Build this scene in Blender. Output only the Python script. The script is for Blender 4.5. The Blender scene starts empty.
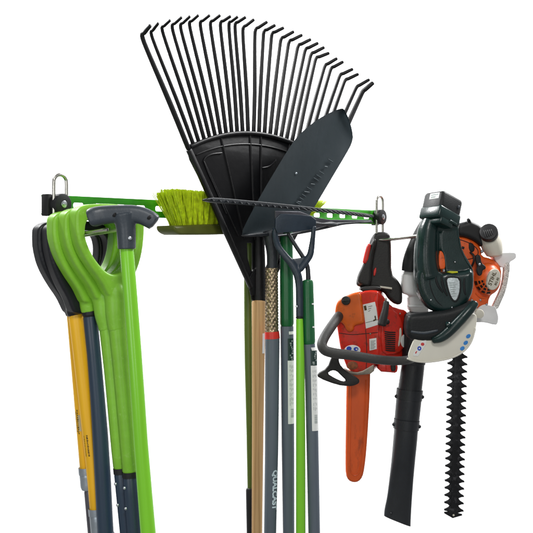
import bpy, bmesh, math, random
from mathutils import Vector, Matrix
random.seed(7)
R = math.radians
SC = bpy.context.scene
COL = SC.collection

# ------------------------------------------------------------------ camera, world, lamps, exposure
F, U0, V0 = 1100.0, 266.5, 247.0          # focal length and optical axis of the photograph, in its pixels
cam_d = bpy.data.cameras.new('camera')
cam = bpy.data.objects.new('camera', cam_d); COL.objects.link(cam)
cam.location = (0, 0, 0); cam.rotation_euler = (R(90), 0, 0)
cam_d.sensor_width = 36; cam_d.lens = F / 533 * 36
cam_d.shift_x = 0; cam_d.shift_y = (V0 - 266.5) / 533
cam_d.clip_start = .05; cam_d.clip_end = 200
SC.camera = cam
W = bpy.data.worlds.new('World'); SC.world = W; W.use_nodes = True
bg = W.node_tree.nodes['Background']
bg.inputs[0].default_value = (1, 1, 1, 1); bg.inputs[1].default_value = .31
def lamp(name, loc, aim, size, power, col=(1, 1, 1), sy=None):
    l = bpy.data.lights.new(name, 'AREA'); l.energy = power; l.color = col
    l.shape = 'RECTANGLE'; l.size = size; l.size_y = sy or size
    o = bpy.data.objects.new(name, l); COL.objects.link(o); o.location = loc
    o.rotation_euler = (Vector(aim) - Vector(loc)).to_track_quat('-Z', 'Y').to_euler()
    return o
lamp('key_softbox', (.25, .1, 1.7), (0, 2.6, -.05),   .6, 33, (1, .985, .96))
lamp('added_fill_lamp', (-1.3, .3, -.1), (0, 2.6, -.3), .9, 8, (.97, .985, 1))  # added fill without a real source, lifts the darker bottom and left
lamp('strip_light', (.22, -.15, .15), (0, 2.6, -.2), .14, 7, (1, .99, .97), 1.3)
lamp('added_backdrop_lamp_a', (-2.6, 3.9, 2.6), (-.8, 6.2, -.2), 1.2, 330)  # this lamp and the next are added out of view to whiten the backdrop
lamp('added_backdrop_lamp_b', (2.6, 3.9, 2.6), (.8, 6.2, -.2), 1.2, 330)
SC.view_settings.view_transform = 'Standard'; SC.view_settings.look = 'None'
SC.view_settings.exposure = 0; SC.view_settings.gamma = 1
SC.render.engine = 'CYCLES'
SC.cycles.use_denoising = True
SC.cycles.max_bounces = 6

# ------------------------------------------------------------------ materials
def lin(r, g, b):
    f = lambda c: ((c / 255 + .055) / 1.055) ** 2.4 if c > 10 else c / 255 / 12.92
    return (f(r), f(g), f(b), 1)
def mat(name, rgb, rough=.45, metal=0, var=.12, scale=30, bump=.05, bscale=180, coat=0, stretch=(1, 1, 1), wear=None, wear_amt=.0, spec=.5):
    m = bpy.data.materials.new(name); m.use_nodes = True
    nt = m.node_tree; n = nt.nodes; L = nt.links; p = n['Principled BSDF']
    tc = n.new('ShaderNodeTexCoord'); mp = n.new('ShaderNodeMapping'); mp.inputs['Scale'].default_value = stretch
    L.new(tc.outputs['Object'], mp.inputs[0])
    nz = n.new('ShaderNodeTexNoise'); nz.inputs['Scale'].default_value = scale; nz.inputs['Detail'].default_value = 5
    L.new(mp.outputs[0], nz.inputs['Vector'])
    c = lin(*rgb)
    rp = n.new('ShaderNodeValToRGB'); rp.color_ramp.elements[0].position = .3; rp.color_ramp.elements[1].position = .7
    rp.color_ramp.elements[0].color = tuple(x * (1 - var) for x in c[:3]) + (1,)
    rp.color_ramp.elements[1].color = tuple(min(1, x * (1 + var)) for x in c[:3]) + (1,)
    L.new(nz.outputs['Fac'], rp.inputs[0])
    out = rp.outputs[0]
    if wear:
        n2 = n.new('ShaderNodeTexNoise'); n2.inputs['Scale'].default_value = scale * 2.3; n2.inputs['Detail'].default_value = 8; n2.inputs['Roughness'].default_value = .7
        L.new(mp.outputs[0], n2.inputs['Vector'])
        r2 = n.new('ShaderNodeValToRGB'); r2.color_ramp.elements[0].position = 1 - wear_amt - .42; r2.color_ramp.elements[1].position = 1 - wear_amt - .3
        r2.color_ramp.elements[0].color = (0, 0, 0, 1); r2.color_ramp.elements[1].color = (.7, .7, .7, 1)
        L.new(n2.outputs['Fac'], r2.inputs[0])
        mx = n.new('ShaderNodeMix'); mx.data_type = 'RGBA'
        L.new(r2.outputs[0], mx.inputs[0]); L.new(out, mx.inputs[6]); mx.inputs[7].default_value = lin(*wear)
        out = mx.outputs[2]
    L.new(out, p.inputs['Base Color'])
    mr = n.new('ShaderNodeMapRange'); mr.inputs[3].default_value = max(.03, rough - .09); mr.inputs[4].default_value = rough + .09
    L.new(nz.outputs['Fac'], mr.inputs[0]); L.new(mr.outputs[0], p.inputs['Roughness'])
    p.inputs['Metallic'].default_value = metal
    p.inputs['Coat Weight'].default_value = coat; p.inputs['Coat Roughness'].default_value = .15
    p.inputs['Specular IOR Level'].default_value = spec
    if bump:
        bz = n.new('ShaderNodeTexNoise'); bz.inputs['Scale'].default_value = bscale; bz.inputs['Detail'].default_value = 3
        L.new(mp.outputs[0], bz.inputs['Vector'])
        bm = n.new('ShaderNodeBump'); bm.inputs['Strength'].default_value = bump; bm.inputs['Distance'].default_value = .002
        L.new(bz.outputs['Fac'], bm.inputs['Height']); L.new(bm.outputs[0], p.inputs['Normal'])
    return m
LONG = (1, 1, .12)
M = dict(
    white_wall=mat('white_wall', (246, 246, 246), .9, var=.01, bump=0),
    rail=mat('rail_green_paint', (52, 150, 28), .36, coat=.2, bump=.08),
    rubber=mat('black_rubber', (21, 22, 24), .5, spec=.4),
    steel=mat('bright_steel', (200, 198, 190), .28, 1, var=.06),
    zinc=mat('zinc_screw', (190, 195, 200), .3, 1, var=.06),
    lime=mat('lime_tube_paint', (122, 200, 36), .3, coat=.25, var=.06, stretch=LONG, bump=.03),
    lime_matte=mat('lime_handle_plastic', (126, 186, 48), .38, var=.07, scale=40, bump=.08, wear=(150, 198, 92), wear_amt=.0),
    navy=mat('navy_tube_paint', (37, 55, 74), .38, var=.14, stretch=LONG, bump=.05),
    navy_steel=mat('navy_steel', (31, 44, 57), .36, var=.2, bump=.15),
    yellow=mat('yellow_tube', (236, 180, 20), .42, var=.06, stretch=LONG, bump=.06),
    ink=mat('dark_ink', (70, 55, 20), .7, bump=0),
    greylabel=mat('silver_ink', (188, 178, 140), .5, bump=0),
    galv=mat('galvanised_ferrule', (168, 178, 186), .38, .75, var=.15, bump=.1),
    gunmetal=mat('grey_steel_tube', (92, 92, 100), .42, .4, var=.15),
    darkcharcoal=mat('charcoal_plastic', (20, 22, 27), .42, var=.12, bump=.06, bscale=300, spec=.35),
    tgrey=mat('grip_grey_plastic', (52, 60, 68), .42, var=.1, bump=.15, bscale=260),
    black=mat('black_plastic', (27, 27, 29), .4, var=.15, bump=.1, bscale=240),
    rakeblack=mat('rake_black_plastic', (14, 14, 17), .46, var=.2, scale=18, bump=.25, bscale=60, spec=.3),
    wood=None, bristle=mat('lime_bristle', (204, 224, 36), .6, var=.22, scale=120, bump=0),
    olive=mat('olive_block', (86, 92, 30), .5, var=.12),
    olivepole=mat('olive_pole_paint', (84, 104, 32), .35, var=.12, stretch=LONG),
    spade=mat('spade_steel', (62, 74, 80), .42, .1, var=.08, scale=14, bump=.12, bscale=60, stretch=(1, 1, .5)),
    greyshaft=mat('grey_tube', (86, 96, 107), .4, var=.1, scale=60, stretch=LONG, bump=.08),
    grip=mat('dark_green_grip', (20, 92, 50), .36, var=.1, bump=.08),
    redring=mat('red_ring', (205, 42, 34), .4),
    white=mat('white_print', (226, 228, 226), .55, var=.04, bump=0),
    labelgrey=mat('label_print_grey', (150, 160, 158), .6, bump=0),
    labeldark=mat('label_dark_green', (24, 52, 48), .45, bump=0),
    bluewhite=mat('shaft_print_blue', (200, 216, 226), .55, bump=0),
    lead=mat('rake_head_steel', (34, 38, 43), .42, .2, var=.25, bump=.3, bscale=120),
    red=mat('chainsaw_red', (205, 34, 12), .34, var=.1, scale=24, coat=.15, wear=(110, 40, 22), wear_amt=.05),
    orange=mat('tank_orange', (214, 92, 10), .36, var=.14, scale=20, wear=(140, 70, 20), wear_amt=.03),
    scab=mat('scabbard_orange', (212, 84, 20), .4, var=.16, scale=14, stretch=(1, 1, .35), bump=.12, bscale=60, wear=(150, 60, 20), wear_amt=.02),
    sawgrey=mat('handlebar_grey', (58, 58, 57), .55, var=.12, bump=.35, bscale=420),
    sawblack=mat('saw_handle_black', (33, 32, 31), .5, spec=.4, var=.15, bump=.2, bscale=300),
    alloy=mat('dirty_alloy', (150, 142, 130), .5, .6, var=.3, scale=60),
    brown=mat('brown_badge', (140, 78, 44), .55, var=.4, scale=140),
    blue=mat('blue_print', (30, 70, 180), .5, bump=0),
    skyblue=mat('pictogram_blue', (52, 132, 208), .5, bump=0),
    redprint=mat('red_print', (196, 60, 60), .5, bump=0),
    trim=mat('bottle_green_plastic', (10, 37, 36), .28, var=.15, bump=.1, bscale=260),
    trimdark=mat('green_black_rubber', (13, 17, 19), .5, var=.15, bump=.2, bscale=320, spec=.35),
    shield=mat('milky_guard', (222, 219, 206), .32, var=.05, scale=12, bump=.05),
    yellowtag=mat('yellow_tag', (190, 190, 20), .5, bump=0),
    silver=mat('silver_label', (196, 206, 208), .42, .2, var=.25, scale=220, bump=0),
    sorange=mat('engine_orange', (226, 92, 26), .4, var=.08, scale=26, wear=(150, 60, 24), wear_amt=.03),
    cream=mat('tank_cream', (206, 202, 188), .4, var=.06, scale=16),
    pale=mat('pale_grey_plastic', (224, 225, 225), .42, var=.06),
    mesh=mat('speckled_guard', (205, 203, 198), .5, .3, var=.55, scale=320, bump=.5, bscale=320),
    tube=mat('blower_tube_black', (29, 33, 38), .42, var=.12, bump=.12, bscale=200),
    blade=mat('trimmer_blade_steel', (26, 27, 30), .42, .5, var=.2, wear=(80, 80, 84), wear_amt=.03),
)
def wood_mat():
    m = bpy.data.materials.new('pale_wood'); m.use_nodes = True
    n = m.node_tree.nodes; L = m.node_tree.links; p = n['Principled BSDF']
    tc = n.new('ShaderNodeTexCoord'); mp = n.new('ShaderNodeMapping'); mp.inputs['Scale'].default_value = (14, 14, .5)
    L.new(tc.outputs['Object'], mp.inputs[0])
    w = n.new('ShaderNodeTexWave'); w.inputs['Scale'].default_value = 2.5; w.inputs['Distortion'].default_value = 6; w.inputs['Detail'].default_value = 4; w.inputs['Detail Scale'].default_value = 3
    L.new(mp.outputs[0], w.inputs[0])
    r = n.new('ShaderNodeValToRGB'); r.color_ramp.elements[0].color = lin(174, 136, 90); r.color_ramp.elements[1].color = lin(194, 156, 108)
    L.new(w.outputs['Fac'], r.inputs[0]); L.new(r.outputs[0], p.inputs['Base Color']); p.inputs['Roughness'].default_value = .55
    return m
M['wood'] = wood_mat()
M['sleeve'] = mat('embossed_chrome', (150, 134, 110), .28, .9, var=.6, scale=160, bump=.2, bscale=300)

# ------------------------------------------------------------------ geometry helpers
def P(u, v, Y): return Vector(((u - U0) * Y / F, Y, (V0 - v) * Y / F))
RD = Vector((.618, .786, 0)); ND = Vector((.786, -.618, 0)); RP0 = Vector((-.413, 2.2, 0))
def rail_pt(s, t=0, z=0): return RP0 + RD * s + ND * t + Vector((0, 0, z))
class Pl:
    """an upright plane: origin o, normal turned yaw degrees from facing the camera"""
    def __init__(s, o, yaw=0.):
        s.o = Vector(o); a = R(yaw); s.n = Vector((math.sin(a), -math.cos(a), 0)); s.ex = Vector((math.cos(a), math.sin(a), 0))
    def pt(s, u, v, d=0):
        r = Vector(((u - U0) / F, 1, (V0 - v) / F)); k = (s.o + s.n * d).dot(s.n) / r.dot(s.n); return r * k
    def hit(s, u, v, d=0):
        q = s.pt(u, v, d) - s.o; return (q.dot(s.ex), q.z)
    def w(s, x, z, d=0): return s.o + s.ex * x + Vector((0, 0, z)) + s.n * d
def RT(t): return Pl(rail_pt(.6, t), math.degrees(math.atan2(.786, .618)))
def PU(u, v, Y, yaw=0): return Pl(P(u, v, Y), yaw)

def chaikin(p, it):
    for _ in range(it):
        q = []
        for i in range(len(p)):
            a = p[i]; b = p[(i + 1) % len(p)]
            q += [tuple(x * .75 + y * .25 for x, y in zip(a, b)), tuple(x * .25 + y * .75 for x, y in zip(a, b))]
        p = q
    return p
def cat(pts, k):
    """open Catmull-Rom through tuples"""
    if k <= 1 or len(pts) < 3: return [tuple(p) for p in pts]
    out = []
    for i in range(len(pts) - 1):
        p0 = pts[max(i - 1, 0)]; p1 = pts[i]; p2 = pts[i + 1]; p3 = pts[min(i + 2, len(pts) - 1)]
        for j in range(k):
            t = j / k
            out.append(tuple(.5 * (2 * b + (c - a) * t + (2 * a - 5 * b + 4 * c - d) * t * t + (3 * b - a - 3 * c + d) * t ** 3) for a, b, c, d in zip(p0, p1, p2, p3)))
    out.append(tuple(pts[-1])); return out
def area(p): return sum(p[i][0] * p[(i + 1) % len(p)][1] - p[(i + 1) % len(p)][0] * p[i][1] for i in range(len(p))) / 2

def eval_mesh(ob):
    COL.objects.link(ob); bpy.context.view_layer.update()
    dg = bpy.context.evaluated_depsgraph_get()
    me = bpy.data.meshes.new_from_object(ob.evaluated_get(dg), depsgraph=dg)
    d = ob.data; bpy.data.objects.remove(ob)
    return me
def slab_local(loops, pl, d, th, bev, res=2):
    """loops of local (x,z); the first is the outline, others holes; front face at depth d, th thick behind it"""
    cu = bpy.data.curves.new('c', 'CURVE'); cu.dimensions = '2D'; cu.fill_mode = 'BOTH'
    bev = min(bev, th / 2 - 1e-5)
    for i, lp in enumerate(loops):
        if (area(lp) > 0) != (i == 0): lp = lp[::-1]
        s = cu.splines.new('POLY'); s.points.add(len(lp) - 1); s.use_cyclic_u = True
        for q, (x, z) in zip(s.points, lp): q.co = (x, z, 0, 1)
    cu.extrude = th / 2 - bev; cu.bevel_depth = bev; cu.bevel_resolution = res; cu.offset = -bev
    me = eval_mesh(bpy.data.objects.new('c', cu)); bpy.data.curves.remove(cu)
    o = pl.o + pl.n * (d - th / 2)
    mx = Matrix(((pl.ex.x, 0, pl.n.x, o.x), (pl.ex.y, 0, pl.n.y, o.y), (0, 1, 0, o.z), (0, 0, 0, 1)))
    me.transform(mx)
    bm = bmesh.new(); bm.from_mesh(me); bmesh.ops.remove_doubles(bm, verts=bm.verts, dist=1e-6)
    bmesh.ops.recalc_face_normals(bm, faces=bm.faces); bm.to_mesh(me); bm.free()
    return me
def slab(pl, pts, d=0., th=.01, bev=.002, holes=(), sm=0, res=2):
    L = [[pl.hit(u, v, d - bev) for u, v in chaikin([tuple(p) for p in pts], sm)]]
    for h in holes: L.append([pl.hit(u, v, d - bev) for u, v in chaikin([tuple(p) for p in h], sm)])
    return slab_local(L, pl, d, th, bev, res)
def bm_mesh(bm):
    me = bpy.data.meshes.new('m'); bmesh.ops.recalc_face_normals(bm, faces=bm.faces); bm.to_mesh(me); bm.free(); return me
def tube(pts, k=6, seg=20, closed=False, rnd=True, sq=2.0):
    """swept tube; each point (x,y,z,ra,rb): ra across the picture, rb in depth; sq>2 squares the section"""
    pts = [tuple(p) if len(p) == 5 else tuple(p) + (p[-1],) for p in pts]
    c = cat(pts, k)
    V = [Vector(p[:3]) for p in c]; RR = [(p[3], p[4]) for p in c]
    T = [(V[min(i + 1, len(V) - 1)] - V[max(i - 1, 0)]).normalized() for i in range(len(V))]
    if rnd and not closed:
        a, b = RR[0], RR[-1]
        ra, rb = min(a) * .5, min(b) * .5
        V = [V[0] , V[0] + T[0] * ra * .3, V[0] + T[0] * ra] + V[1:-1] + [V[-1] - T[-1] * rb, V[-1] - T[-1] * rb * .3, V[-1]]
        RR = [(a[0] * .6, a[1] * .6), (a[0] * .88, a[1] * .88), a] + RR[1:-1] + [b, (b[0] * .88, b[1] * .88), (b[0] * .6, b[1] * .6)]
        T = [T[0]] * 3 + T[1:-1] + [T[-1]] * 3
    bm = bmesh.new(); rings = []
    for v, (ra, rb), t in zip(V, RR, T):
        ref = Vector((0, 1, 0)) if abs(t.y) < .95 else Vector((0, 0, 1))
        sd = t.cross(ref).normalized(); dp = sd.cross(t).normalized()
        rg = []
        for j in range(seg):
            a = 2 * math.pi * j / seg; cx, sx = math.cos(a), math.sin(a)
            cx = math.copysign(abs(cx) ** (2 / sq), cx); sx = math.copysign(abs(sx) ** (2 / sq), sx)
            rg.append(bm.verts.new(v + sd * ra * cx + dp * rb * sx))
        rings.append(rg)
    for a, b in zip(rings[:-1], rings[1:]):
        for j in range(seg): bm.faces.new((a[j], a[(j + 1) % seg], b[(j + 1) % seg], b[j]))
    bm.faces.new(rings[0]); bm.faces.new(rings[-1])
    return bm_mesh(bm)
def ptube(pl_or_Y, pts, k=6, seg=20, dr=1.0, **kw):
    """tube from pixel points (u,v,radius in pixels[,depth offset]); dr = depth radius over width radius"""
    out = []
    for p in pts:
        d = p[3] if len(p) > 3 else 0
        q = P(p[0], p[1], pl_or_Y - d) if isinstance(pl_or_Y, (int, float)) else pl_or_Y.pt(p[0], p[1], d)
        r = p[2] * q.y / F; out.append((q.x, q.y, q.z, r, r * dr))
    return tube(out, k, seg, **kw)
def ball(c, rx, ry=None, rz=None, seg=16):
    bm = bmesh.new(); bmesh.ops.create_uvsphere(bm, u_segments=seg, v_segments=seg // 2, radius=1)
    bmesh.ops.transform(bm, matrix=Matrix.Translation(c) @ Matrix.Diagonal((rx, ry or rx, rz or rx, 1)), verts=bm.verts)
    return bm_mesh(bm)
def disc(c, axis, r, h, seg=28, bev=.3):
    """short round cylinder centred on c along axis with softened rims"""
    a = Vector(axis).normalized(); ref = Vector((0, 0, 1)) if abs(a.z) < .9 else Vector((1, 0, 0))
    s = a.cross(ref).normalized(); t = s.cross(a); b = min(bev * r, h * .45)
    bm = bmesh.new(); rings = []
    for dd, rr in ((-h / 2, r - b), (-h / 2 + b * .3, r - b * .3), (-h / 2 + b, r), (h / 2 - b, r), (h / 2 - b * .3, r - b * .3), (h / 2, r - b)):
        rings.append([bm.verts.new(Vector(c) + a * dd + (s * math.cos(x) + t * math.sin(x)) * rr) for x in [2 * math.pi * j / seg for j in range(seg)]])
    for p, q in zip(rings[:-1], rings[1:]):
        for j in range(seg): bm.faces.new((p[j], p[(j + 1) % seg], q[(j + 1) % seg], q[j]))
    bm.faces.new(rings[0]); bm.faces.new(rings[-1])
    return bm_mesh(bm)
def box(c, ax, sx, sy, sz, bev=.002):
    """bevelled box; ax = yaw degrees, or a 3x3 Matrix"""
    bm = bmesh.new(); bmesh.ops.create_cube(bm, size=1)
    bmesh.ops.scale(bm, vec=(sx, sy, sz), verts=bm.verts)
    if bev: bmesh.ops.bevel(bm, geom=list(bm.edges), offset=bev, segments=2, affect='EDGES', profile=.5)
    m = Matrix.Rotation(R(ax), 4, 'Z') if isinstance(ax, (int, float)) else ax.to_4x4()
    bmesh.ops.transform(bm, matrix=Matrix.Translation(c) @ m, verts=bm.verts)
    return bm_mesh(bm)
def fuse(meshes, voxel=.002, it=6, fac=.5):
    me = joined(meshes); ob = bpy.data.objects.new('f', me)
    r = ob.modifiers.new('r', 'REMESH'); r.mode = 'VOXEL'; r.voxel_size = voxel
    s = ob.modifiers.new('s', 'SMOOTH'); s.iterations = it; s.factor = fac
    return eval_mesh(ob)
def joined(meshes):
    if not isinstance(meshes, (list, tuple)): return meshes
    if len(meshes) == 1: return meshes[0]
    bm = bmesh.new()
    for m in meshes: bm.from_mesh(m)
    me = bpy.data.meshes.new('m'); bm.to_mesh(me); bm.free()
    for m in meshes: bpy.data.meshes.remove(m)
    return me
def root_loc(o):
    while o.parent: o = o.parent
    return Vector(o.location)
def part(name, meshes, m, parent=None, ang=38, base=None, label=None):
    me = joined(meshes); me.name = name
    loc = root_loc(parent) if parent else Vector(base or (0, 0, 0))
    me.transform(Matrix.Translation(-loc))
    me.materials.clear(); me.materials.append(M[m])
    me.shade_smooth(); me.set_sharp_from_angle(angle=R(ang))
    o = bpy.data.objects.new(name, me); COL.objects.link(o)
    if parent: o.parent = parent
    else: o.location = loc
    if label: o['label'] = label
    return o
def thing(name, loc, label, category, group=None):
    o = bpy.data.objects.new(name, None); o.empty_display_size = .05; COL.objects.link(o); o.location = loc
    o['label'] = label; o['category'] = category
    if group: o['group'] = group
    return o
def copy_tree(o, shift=None, parent=None):
    c = o.copy(); COL.objects.link(c); c.parent = parent
    if shift is not None: c.location = Vector(o.location) + shift
    for ch in o.children: copy_tree(ch, None, c)
    return c
def text_mesh(s, size, depth=.0002, off=.012):
    cu = bpy.data.curves.new('t', 'FONT'); cu.body = s; cu.size = size; cu.extrude = depth; cu.align_x = 'CENTER'; cu.align_y = 'CENTER'; cu.offset = size * off
    me = eval_mesh(bpy.data.objects.new('t', cu)); bpy.data.curves.remove(cu); return me
def text_on(pl, s, u, v, hpx, ang=0, d=0., sx=1.):
    """flat lettering on a plane: cap height hpx pixels, turned ang degrees anticlockwise"""
    q = pl.pt(u, v, d); me = text_mesh(s, hpx * q.y / F / .7)
    rot = Matrix(((pl.ex.x, 0, pl.n.x, 0), (pl.ex.y, 0, pl.n.y, 0), (0, 1, 0, 0), (0, 0, 0, 1)))
    me.transform(Matrix.Translation(q) @ rot @ Matrix.Rotation(R(ang), 4, 'Z') @ Matrix.Diagonal((sx, 1, 1, 1))); return me
class Shaft:
    """a round shaft given by pixel stations (v, u of the left edge, u of the right edge) at depth Y"""
    def __init__(s, st, Y, sq=2.): s.st = st; s.Y = Y; s.sq = sq
    def at(s, v):
        st = s.st
        for a, b in zip(st[:-1], st[1:]):
            if v <= b[0] or b is st[-1]:
                t = (v - a[0]) / (b[0] - a[0]); l = a[1] + (b[1] - a[1]) * t; r = a[2] + (b[2] - a[2]) * t
                return (l + r) / 2, (r - l) / 2
    def mesh(s, v0, v1, grow=0., n=8, seg=28, dr=1., rnd=True, sq=2.):
        pts = []
        for i in range(n + 1):
            v = v0 + (v1 - v0) * i / n; u, r = s.at(v); pts.append((u, v, r + grow))
        return ptube(s.Y, pts, 1, seg, dr, rnd=rnd, sq=sq)
    def surf(s, v, a, lift=0.):
        u, r = s.at(v); q = P(u, v, s.Y); rr = r * s.Y / F * (abs(math.cos(a)) ** s.sq + abs(math.sin(a)) ** s.sq) ** (-1 / s.sq) + lift
        return q + Vector((math.sin(a) * rr, -math.cos(a) * rr, 0))
    def patch(s, v0, v1, a0, a1, lift=.0004, n=10, m=10):
        bm = bmesh.new(); g = [[bm.verts.new(s.surf(v0 + (v1 - v0) * i / n, R(a0 + (a1 - a0) * j / m), lift)) for j in range(m + 1)] for i in range(n + 1)]
        for i in range(n):
            for j in range(m): bm.faces.new((g[i][j], g[i][j + 1], g[i + 1][j + 1], g[i + 1][j]))
        f = list(bm.faces); e = bmesh.ops.extrude_face_region(bm, geom=f)
        for vv in [x for x in e['geom'] if isinstance(x, bmesh.types.BMVert)]:
            vv.co.y += .0003
        return bm_mesh(bm)
    def lettering(s, txt, v0, v1, a, hpx, lift=.0006):
        """letters running down the shaft from v0 to v1, their tops to the right"""
        me = text_mesh(txt, 1.0, 0, .045)
        bm = bmesh.new(); bm.from_mesh(me); bmesh.ops.subdivide_edges(bm, edges=bm.edges, cuts=1); bm.to_mesh(me); bm.free()
        xs = [p.co.x for p in me.vertices]; ys = [p.co.y for p in me.vertices]
        x0, x1, y0, y1 = min(xs), max(xs), min(ys), max(ys)
        for p in me.vertices:
            v = v0 + (p.co.x - x0) / (x1 - x0) * (v1 - v0); u, r = s.at(v)
            b = a + ((p.co.y - y0) / (y1 - y0) - .5) * hpx / r
            p.co = s.surf(v, b, lift)
        return me

# ------------------------------------------------------------------ setting
bd = part('backdrop', box((0, 6.4, 0), 0, 16, .05, 10, 0), 'white_wall', base=(0, 6.4, -5)); bd['kind'] = 'structure'

# ------------------------------------------------------------------ green tool rail
ZT, ZB, ZM = .1035, .0645, .0838
rail = thing('tool_rail', rail_pt(.55, 0, ZM), 'long green slotted steel rail that all the garden tools hang from', 'tool rack')
RP = RT(0)
def rl(s): return (Vector(rail_pt(s)) - RP.o).dot(RP.ex)
def rrect(x0, x1, z0, z1, r, n=4):
    out = []
    for cx, cz, a0 in ((x1 - r, z1 - r, 0), (x0 + r, z1 - r, 90), (x0 + r, z0 + r, 180), (x1 - r, z0 + r, 270)):
        out += [(cx + r * math.cos(R(a0 + 90 * i / n)), cz + r * math.sin(R(a0 + 90 * i / n))) for i in range(n + 1)]
    return out
face = [rrect(rl(-.03), rl(1.172), ZB, ZT, .003)]
for k in range(19):
    s = .05 + .0596 * k
    face.append(rrect(rl(s - .0145), rl(s + .0145), ZM - .0052, ZM + .0062, .0045))
prs = [slab_local(face, RP, 0, .003, .0008, 1)]
mid = rail_pt(.571, -.0135); yawr = math.degrees(math.atan2(.786, .618))
prs.append(box((mid.x, mid.y, ZT - .0016), yawr, 1.2, .021, .0026, .0008))
prs.append(box((mid.x, mid.y, ZB + .0016), yawr, 1.2, .021, .0026, .0008))
part('rail_channel', prs, 'rail', rail)
for s in (-.029, 1.176):
    c = rail_pt(s, -.006)
    part('end_cap', box((c.x, c.y, ZM - .0005), yawr, .012, .020, .0435, .002), 'rubber', rail)
# steel hooks: one built, the others copies along the rail
def make_hook(s, ln):
    h = thing('wall_hook', rail_pt(s, 0, ZM), '', 'hook', 'steel hooks along the rail')
    hw = .0163; wr = .0036; t0 = .0125
    pts = []
    def add(ds, t, z): q = rail_pt(s + ds, t, z); pts.append((q.x, q.y, q.z, wr))
    add(-hw, ln, .0195 + (ln - .03) * .1); add(-hw, ln * .8, .0195 + (ln * .8 - .03) * .1); add(-hw, .05, .0215); add(-hw, .02, .0195); add(-hw, t0 + .003, .024); add(-hw, t0, .036); add(-hw, t0, .09); add(-hw, t0, .128)
    for a in (150, 120, 90, 60, 30): add(hw * math.cos(R(a)), t0, .128 + hw * .95 * math.sin(R(a)))
    add(hw, t0, .128); add(hw, t0, .09); add(hw, t0, .036); add(hw, t0 + .003, .024); add(hw, .02, .0195); add(hw, .05, .0215); add(hw, ln * .8, .0195 + (ln * .8 - .03) * .1); add(hw, ln, .0195 + (ln - .03) * .1)
    part('steel_loop', tube(pts, 4, 12), 'steel', h)
    kn = part('knob', disc(rail_pt(s, .0125, ZM + .001), ND, .0212, .0225, 36, .12), 'rubber', h)
    part('screw', [disc(rail_pt(s, .0240, ZM + .001), ND, .0075, .003, 20, .2), disc(rail_pt(s, .0257, ZM + .001), ND, .0032, .002, 6, .05)], 'zinc', kn)
    return h
hook = make_hook(-.0105, .165)
hook['label'] = 'steel loop hook with black knob at the rail end above the D handles'
h2 = make_hook(1.171, .215); h2['label'] = 'steel loop hook with black knob at the rail end above the chainsaw'

# ------------------------------------------------------------------ tools on the first hook
D_OUT = [(75, 219), (75.5, 210), (83, 205), (98, 203.5), (118, 204), (134, 208), (143, 216), (144, 229), (142, 252), (136.5, 271), (129, 284), (125.5, 292), (124, 297), (109, 297), (106, 291), (101, 281), (91, 268), (80, 250), (75.5, 232)]
D_HOLE = [(84.5, 238), (84.5, 226), (88, 217.5), (100, 213.5), (120, 213.5), (132, 216.5), (136.5, 226), (136, 243), (131.5, 259), (122, 271.5), (113, 275.5), (103, 270), (91, 254.5)]
def d_handle(root, m, Y, du, dv, neck, nu, sh, screws=()):
    pl = PU(80 + du, 240 + dv, Y, 38)
    f = lambda p: (p[0] + du + (nu if p[1] > 288 else nu * max(0, (p[1] - 250) / 38)), p[1] + dv)
    ring = slab(pl, [f(p) for p in D_OUT], .012, .034, .0055, [[f(p) for p in D_HOLE]], 2, 4)
    un, rn = sh.at(neck); um, rm = sh.at(neck - 10)
    yc = pl.pt(115 + du, 290 + dv, -.004).y
    c0 = 115.5 + du + nu
    tp = [(c0 - 1, neck - 28, 8), ((c0 + um) / 2 - .5, neck - 15, 10.4), (um, neck - 5, rm + 1.6), (un, neck + 2, rn + .8)] if neck < 318 else [(c0 - 1, 282 + dv, 8), (c0 - .5, 291 + dv, 11.2), (c0 * .75 + um * .25, 300 + dv, 11.0), ((c0 + um) / 2, (303 + dv + neck - 6) / 2, rm + 1.6), (um, neck - 4, rm + .6), (un, neck + 2, rn + .3)]
    mesh = fuse([ring, ptube(yc, tp, 5, 24, 1.0, rnd=False)], .0017, 12)
    o = part('d_handle', mesh, m, root, 60)
    for i, (u, v) in enumerate(screws): part('screw', ball(P(u, v, yc - .0185), .0028, .002), 'zinc', o)
    return o
def d_tool(label, Y, du, dv, hm, neck, st, nu=0, screws=()):
    q = P(st[-1][1], 300, Y)
    r = thing('garden_tool', P(109 + du, 215 + dv, Y), label, 'garden tool', 'D handled tools on the first hook')
    yn = PU(80 + du, 240 + dv, Y, 38).pt(115 + du, 290 + dv, -.004).y
    sh = Shaft(st, yn)
    d_handle(r, hm, Y, du, dv, neck, nu, sh, screws)
    return r, sh
# two black D handles with yellow shafts
y1, s1 = d_tool('hindmost black D handle on a yellow shaft, with the higher grey ferrule', 2.195, -38, 17, 'darkcharcoal', 313, [(300, 65.5, 80.5), (470, 80, 95.5), (650, 96, 112)], -2, ((66.5, 302), (76, 299)))
part('shaft', s1.mesh(304, 471, dr=1), 'yellow', y1)
part('ferrule', [s1.mesh(470, 490.5, .9, n=3), s1.mesh(469.6, 471.6, 1.5, n=2)], 'galv', y1)
part('lower_tube', s1.mesh(489, 640, -2.2), 'gunmetal', y1)
y2, s2 = d_tool('black D handle on a yellow shaft squeezed just in front of the hindmost one', 2.172, -28, 17, 'darkcharcoal', 313, [(300, 66.8, 82.4), (471, 86.6, 101.8), (511, 90, 105.4), (650, 102, 118)], -7)
part('shaft', s2.mesh(304, 512, dr=1), 'yellow', y2)
part('ferrule', [s2.mesh(511, 545, .9, n=3), s2.mesh(510.6, 512.6, 1.5, n=2)], 'galv', y2)
part('lower_tube', s2.mesh(544, 640, -2), 'gunmetal', y2)
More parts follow.
